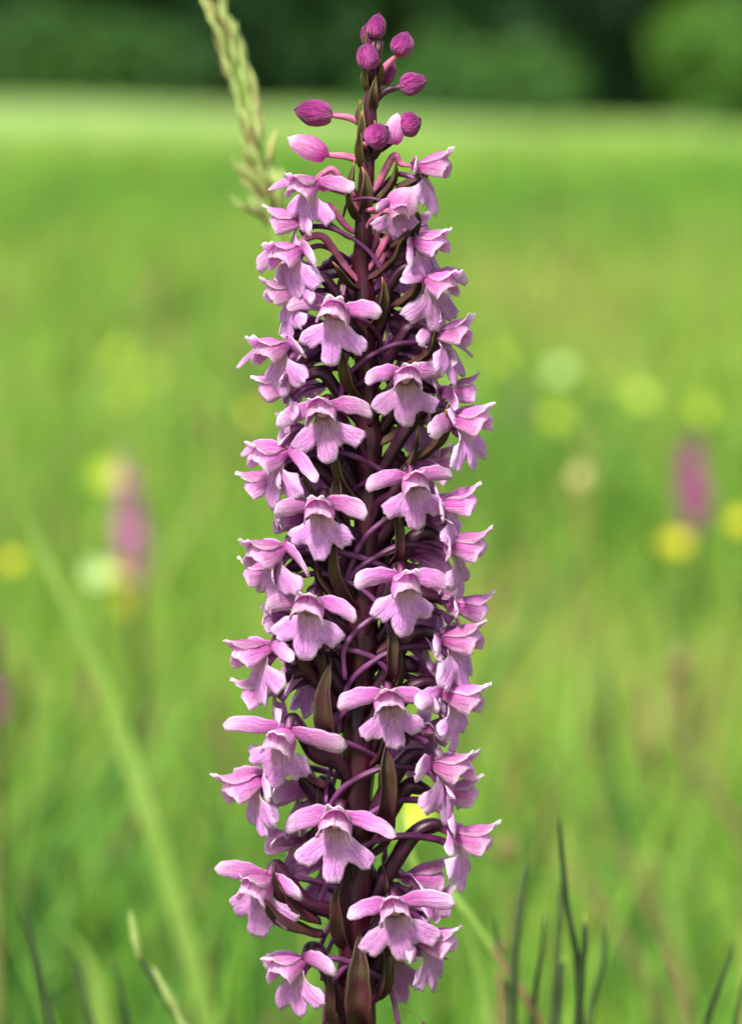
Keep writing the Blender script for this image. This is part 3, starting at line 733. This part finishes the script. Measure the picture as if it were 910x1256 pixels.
RG = 'dark rush stems standing just behind the orchid'
for lb, pts, Y, r0, m in (
    ('tallest dark rush stem right of the orchid, its tip above all other rushes', [(686, 998), (689, 1050), (695, 1110), (706, 1170), (712, 1256)], .06, 5, 'darkrush'),
    ('dark rush stem crossing behind the tallest one', [(689, 1075), (686, 1130), (682, 1190), (678, 1256)], .075, 5, 'darkrush'),
    ('dark rush stem with a bright yellow tip right of the crossing pair', [(717, 1120), (716, 1160), (713, 1200), (708, 1256)], .06, 6, 'rushtip'),
    ('short rush stem with a yellow tip between the crossing pair', [(692, 1172), (688, 1200), (684, 1256)], .07, 5, 'rushtip'),
    ('leaning dark rush stem left of the crossing pair', [(646, 1058), (640, 1100), (632, 1160), (628, 1256)], .075, 6.5, 'darkrush'),
    ('dark rush stem leaning left out of the tangled stem', [(600, 1158), (618, 1185), (640, 1215), (662, 1256)], .08, 6, 'brownstem'),
    ('dark rush stem at the lower right corner with a pale tip', [(901, 1153), (890, 1190), (876, 1225), (866, 1256)], .07, 4.5, 'darkrush'),
    ('blurred dark stem in the lower left corner', [(29, 1112), (38, 1150), (48, 1200), (62, 1256)], .09, 6.5, 'darkrush'),
    ('faint dark stem right of the lower left corner', [(90, 1180), (100, 1215), (112, 1256)], .11, 6.5, 'darkrush'),
    ('dark rush stem between the leaning one and the tallest one', [(668, 1120), (664, 1170), (657, 1215), (652, 1256)], .08, 4.5, 'darkrush'),
    ('thin dark rush stem just right of the orchid foot', [(606, 1120), (612, 1170), (622, 1215), (630, 1262)], .09, 4, 'darkrush'),
    ('dark rush stem standing right of the yellow tipped one', [(745, 1130), (738, 1180), (728, 1225), (722, 1262)], .10, 5.5, 'darkrush'),
    ('brown rush stem leaning right near the lower right corner', [(806, 1150), (822, 1195), (836, 1230), (846, 1262)], .14, 5, 'brownstem'),
    ('short dark rush stem left of the sedge', [(138, 1170), (148, 1215), (158, 1262)], .11, 5.5, 'darkrush'),
    ('thin dark stem at the right edge low down', [(915, 1190), (908, 1225), (900, 1262)], .08, 4.5, 'darkrush')):
    stemthing('rush_stem', lb, 'rush', pts, Y, r0 * S * 1.15, r0 * S * .5, M[m], RG)
# the sedge at the lower left, pale spikelets on a dark stem
root, P = stemthing('sedge_stem', 'sedge stem at the lower left carrying pale cream spikelets', 'sedge', [(158, 1118), (166, 1165), (184, 1195), (205, 1230), (226, 1262)], .075, 5 * S, 2.5 * S, M['darkrush'])
gr = Vector(root.location)
for (ax, ay, bx, by, w) in ((172, 1180, 160, 1116, 9), (222, 1250, 186, 1184, 11), (242, 1287, 212, 1236, 10)):
    a, b = at(ax, ay, .075), at(bx, by, .073); L = (b - a).length
    vs, fs, uv = spikelet_mesh(L, w * S, 0); o = mesh_obj('spikelet', wob(vs, .0002, 900, ax), fs, M['tangreen'], root, uv)
    o.location = a - gr; o.rotation_mode = 'QUATERNION'; o.rotation_quaternion = (b - a).to_track_quat('Z', 'Y')
# broad pale blade at the left
GB = 'out of focus grass blades behind the orchid'
blade('tall_grass', 'broad pale green blade arching down the left side of the picture', [(-22, 500), (0, 562), (40, 650), (85, 745), (125, 835), (160, 930), (195, 1040), (225, 1140), (256, 1262)], .30, .0033, M['greenblade'])
for lb, pts, Y, w, m in (
    ('dim dark blade crossing behind the lower left flowers', [(215, 900), (240, 950), (268, 1020), (295, 1090), (325, 1180), (345, 1256)], .24, .0022, 'midblade'),
    ('straight green blade beside the bottom of the orchid', [(560, 1080), (575, 1140), (588, 1200), (600, 1256)], .16, .0022, 'greenblade'),
    ('upright bright green blade in the lower right', [(795, 1010), (812, 1080), (828, 1170), (838, 1256)], .5, .006, 'greenblade'),
    ('bright green blade at the lower left', [(80, 1140), (110, 1180), (128, 1256)], .3, .005, 'greenblade')):
    blade('tall_grass', lb, pts, Y, w, M[m], GB)
DG = 'blurred brown and dark stems in the meadow'
for lb, pts, Y, r0, m in (
    ('dark blurred stem rising steeply in the right meadow', [(738, 790), (742, 870), (748, 950), (756, 1020), (770, 1100)], .55, .0035, 'midblade'),
    ('reddish brown blurred stem slanting at the right', [(812, 865), (835, 915), (868, 965), (898, 1010), (940, 1080)], .6, .0022, 'brownstem'),
    ('brown blurred stem slanting down right of the rushes', [(752, 1025), (775, 1070), (800, 1120), (825, 1180)], .5, .0026, 'brownstem'),
    ('dark diagonal blurred stem right of the middle flowers', [(720, 678), (690, 715), (650, 765), (610, 820)], .8, .0030, 'midblade'),
    ('thin brown blurred stem behind the rushes', [(690, 1050), (720, 1090), (750, 1130), (780, 1180)], .45, .0018, 'brownstem'),
    ('dim dark stem at the left of the lower flowers', [(110, 1010), (150, 1055), (185, 1100), (205, 1150)], .5, .0024, 'midblade'),
    ('dim stem under the yellow flower at the right', [(815, 700), (822, 760), (835, 830)], .9, .0035, 'midblade')):
    stemthing('meadow_stem', lb, 'stem', pts, Y, r0 * .6, r0 * .15, M[m], DG)
# small dry seed knobs on stems
for px, py, D, lb in ((624, 1052, .45, 'brown blurred seed knob right of the lowest flowers'), (836, 822, .8, 'brown seed knob high in the right meadow'), (712, 596, 1.0, 'pale blurred seed knob right of the middle flowers'), (612, 1168, .13, 'small pale knob on the tangled stem beside the rushes')):
    c = at(px, py, D); g = Vector((c.x, D, 0)); root, P = stemthing('seed_knob', lb, 'seed head', [(px, py), (px + 4, py + 90)], D, .0009, .0006, M['brownstem'], 'seed heads in the meadow')
    w = .0011 if D < .2 else .0035 * (.6 + D * .6)
    def fn(u, v):
        a = u * math.pi; return Vector((w * math.sin(math.pi * (.03 + .94 * v)) * math.cos(a), w * math.sin(math.pi * (.03 + .94 * v)) * math.sin(a), w * 2.6 * (v - .3)))
    vs, fs, uv = grid(fn, 10, 8); o = mesh_obj('seed_cone', wob(vs, w * .4, 1 / w, px), fs, M['tandark' if py != 596 else 'tanhead'], root, uv); o.location = c - Vector(root.location)
# thin curling filament at the very bottom
o_, _ = stemthing('tendril', 'thin straw coloured stalk curling beside the orchid foot, with a tiny pink tip', 'stalk', [(519, 1254), (511, 1245), (498, 1238), (482, 1236), (465, 1240), (458, 1256)], .012, .7 * S, .7 * S, M['tanhead'])
c = at(519, 1256, .012); vs, fs, uv = spikelet_mesh(9 * S, 3.4 * S, 0); q = mesh_obj('tip', vs, fs, M['farpink'], o_, uv); q.location = c - Vector(o_.location) - Vector((0, 0, 5 * S))

# ------------------------------------------------------------------ buttercups
def buttercup():
    root = empty('buttercup', (0, 0, 0)); h = .25
    vs, fs, uv = tube(bez([(0, 0, -.25), (.004, .002, -.12), (0, 0, 0)], 8), .0007, 6); mesh_obj('stem', vs, fs, M['midblade'], root, uv)
    for k in range(5):
        a0 = 2 * math.pi * k / 5
        def fn(u, v):
            w = .0052 * math.sin(math.pi * (.08 + .62 * v)) ** .8 * (1 if v < .9 else .85); r_ = .001 + .0066 * v
            x, y, z = u * w, r_, .0006 + .0045 * v ** 1.5 + .0012 * u * u
            return (x * math.cos(a0) - y * math.sin(a0), x * math.sin(a0) + y * math.cos(a0), z)
        vs, fs, uv = grid(fn, 4, 5); mesh_obj('petal', vs, fs, M['yellow'], root, uv)
    def fc(u, v):
        a = u * math.pi; return (.0024 * math.cos(a) * math.sin(math.pi * (.05 + .9 * v)), .0024 * math.sin(a) * math.sin(math.pi * (.05 + .9 * v)), .004 * v)
    vs, fs, uv = grid(fc, 8, 5); mesh_obj('flower_centre', vs, fs, M['lemon'], root, uv)
    return root
def copy_tree(o, parent=None):
    c = o.copy(); link(c, parent)
    for ch in o.children: 
        if ch is not c: copy_tree(ch, c)
    return c
BF = [(147, 437, 2.3, 1.1, 'lemon', 'highest faint yellow buttercup blur at the left'), (150, 490, 2.0, .95, 'lemon', 'faint yellow buttercup blur just below the highest one at the left'),
      (192, 462, 2.3, .9, 'lemon', 'faint buttercup blur right of the highest left one'), (688, 459, 2.0, .95, 'cream', 'pale whitish round bloom blur in the right meadow'),
      (606, 440, 2.3, 1.1, 'lemon', 'yellow bloom blur right beside the upper flowers of the orchid'), (780, 492, 1.9, 1.1, 'lemon', 'greenish yellow bloom blur left of the one above the magenta spike'),
      (852, 503, 1.8, 1.05, 'lemon', 'bright yellow green bloom blur right above the magenta spike'), (682, 515, 1.8, .9, 'lemon', 'dim yellow bloom blur below the whitish one'),
      (826, 673, 1.15, .66, 'yellow', 'strong yellow buttercup below the magenta spike'), (908, 646, 1.15, .6, 'yellow', 'yellow buttercup cut by the right edge of the picture'),
      (18, 693, 1.1, .5, 'yellow', 'small strong yellow buttercup at the left edge'), (120, 708, 1.1, .62, 'cream', 'whitish bloom at the foot of the pink spike on the left'),
      (148, 702, 1.15, .5, 'yellow', 'yellow bloom overlapping the whitish one on the left'), (156, 742, 1.2, .6, 'yellow', 'dim yellow bloom under the whitish one on the left'),
      (132, 585, 1.4, .8, 'lemon', 'yellowish bloom left of the top of the pink spike'), (306, 510, 1.8, .7, 'yellow', 'dim yellow bloom close to the left flowers of the orchid'),
      (489, 998, .42, .55, 'lemon', 'yellow green bloom glowing between two arching stalks right of the stem'), (898, 500, 2.1, .8, 'lemon', 'faint yellow bloom near the right edge, upper meadow'),
      (235, 500, 2.4, .8, 'lemon', 'faint yellow bloom between the left blurs and the orchid'), (745, 470, 2.8, .9, 'lemon', 'very faint yellow bloom right of the whitish one')]
protos = {}
for i, (px, py, Y, k, m, lb) in enumerate(BF):
    if m not in protos:
        c = buttercup(); protos[m] = c
        for ch in c.children:
            if ch.name.startswith('petal'): ch.data.materials[0] = M[m]
        if m == 'cream': c.name = 'white_wildflower'
    else:
        c = copy_tree(protos[m])
    p = at(px, py, Y)
    if Y > 1.7: k *= .8
    c.location = p; c.rotation_euler = (R(55 + rnd.uniform(-15, 15)), 0, rnd.uniform(-.4, .4)); c.scale = (k, k, k)
    if py == 998: c.scale = (.7, .7, .7)
    for ch in c.children:                                            # the stem hangs straight down to the ground
        if ch.name.startswith('stem'):
            q = c.rotation_euler.to_matrix().inverted()
            ch.rotation_euler = q.to_euler(); ch.scale = (1, 1, p.z / .25 / c.scale[0])
    tag(c, lb, 'white flower' if m == 'cream' else 'buttercup', 'blurred blooms in the meadow')

# ------------------------------------------------------------------ other orchids, far out of focus
def far_orchid(px, y0, y1, Y, w, m, lb, n=150, seed=1):
    t, b = at(px[0], y0, Y), at(px[1], y1, Y); g = Vector((b.x, Y, 0)); r = random.Random(seed)
    root = tag(empty('distant_orchid', g), lb, 'orchid', 'orchids far behind')
    pth = bez([Vector((0, 0, -.005)), b - g, t - g], 12); vs, fs, uv = tube(pth, .0016, 8); mesh_obj('stem', vs, fs, M['stem'], root, uv)
    V, F, U = [], [], []
    for k in range(n):
        q = r.random(); c = (b - g).lerp(t - g, q); a = r.uniform(0, 2 * math.pi); rad = w * min(1, .12 + 1.6 * (1 - q)) * min(1, .35 + 2 * q) * r.uniform(.1, 1.15)
        c = c + Vector((math.cos(a), math.sin(a), 0)) * rad
        for j in range(3):
            d1 = Vector((r.gauss(0, 1), r.gauss(0, 1), r.gauss(0, 1))).normalized(); d2 = d1.orthogonal().normalized(); l = w * .42
            i0 = len(V); V += [c - d2 * l * .2, c + d1 * l * .5 + d2 * l * .35, c + d1 * l, c + d1 * l * .5 - d2 * l * .35]; F.append((i0, i0 + 1, i0 + 2, i0 + 3)); U += [(0, 0), (1, .5), (.5, 1), (0, .5)]
    tag(mesh_obj('flower_cluster', V, F, m, root, U, smooth=False), kind='stuff')
far_orchid((848, 851), 540, 648, 1.4, .0062, M['farpink'], 'magenta orchid spike blurred in the right meadow', 300, 1)
far_orchid((153, 166), 560, 716, 1.05, .0055, M['farlilac'], 'paler pink orchid spike blurred in the left meadow', 260, 2)
far_orchid((638, 642), 470, 540, 2.6, .006, M['farlilac'], 'very faint pinkish orchid spike just right of the upper flowers', 60, 3)
far_orchid((-12, -8), 815, 880, .6, .0045, M['farpink'], 'pink orchid spike barely entering at the left edge', 120, 4)
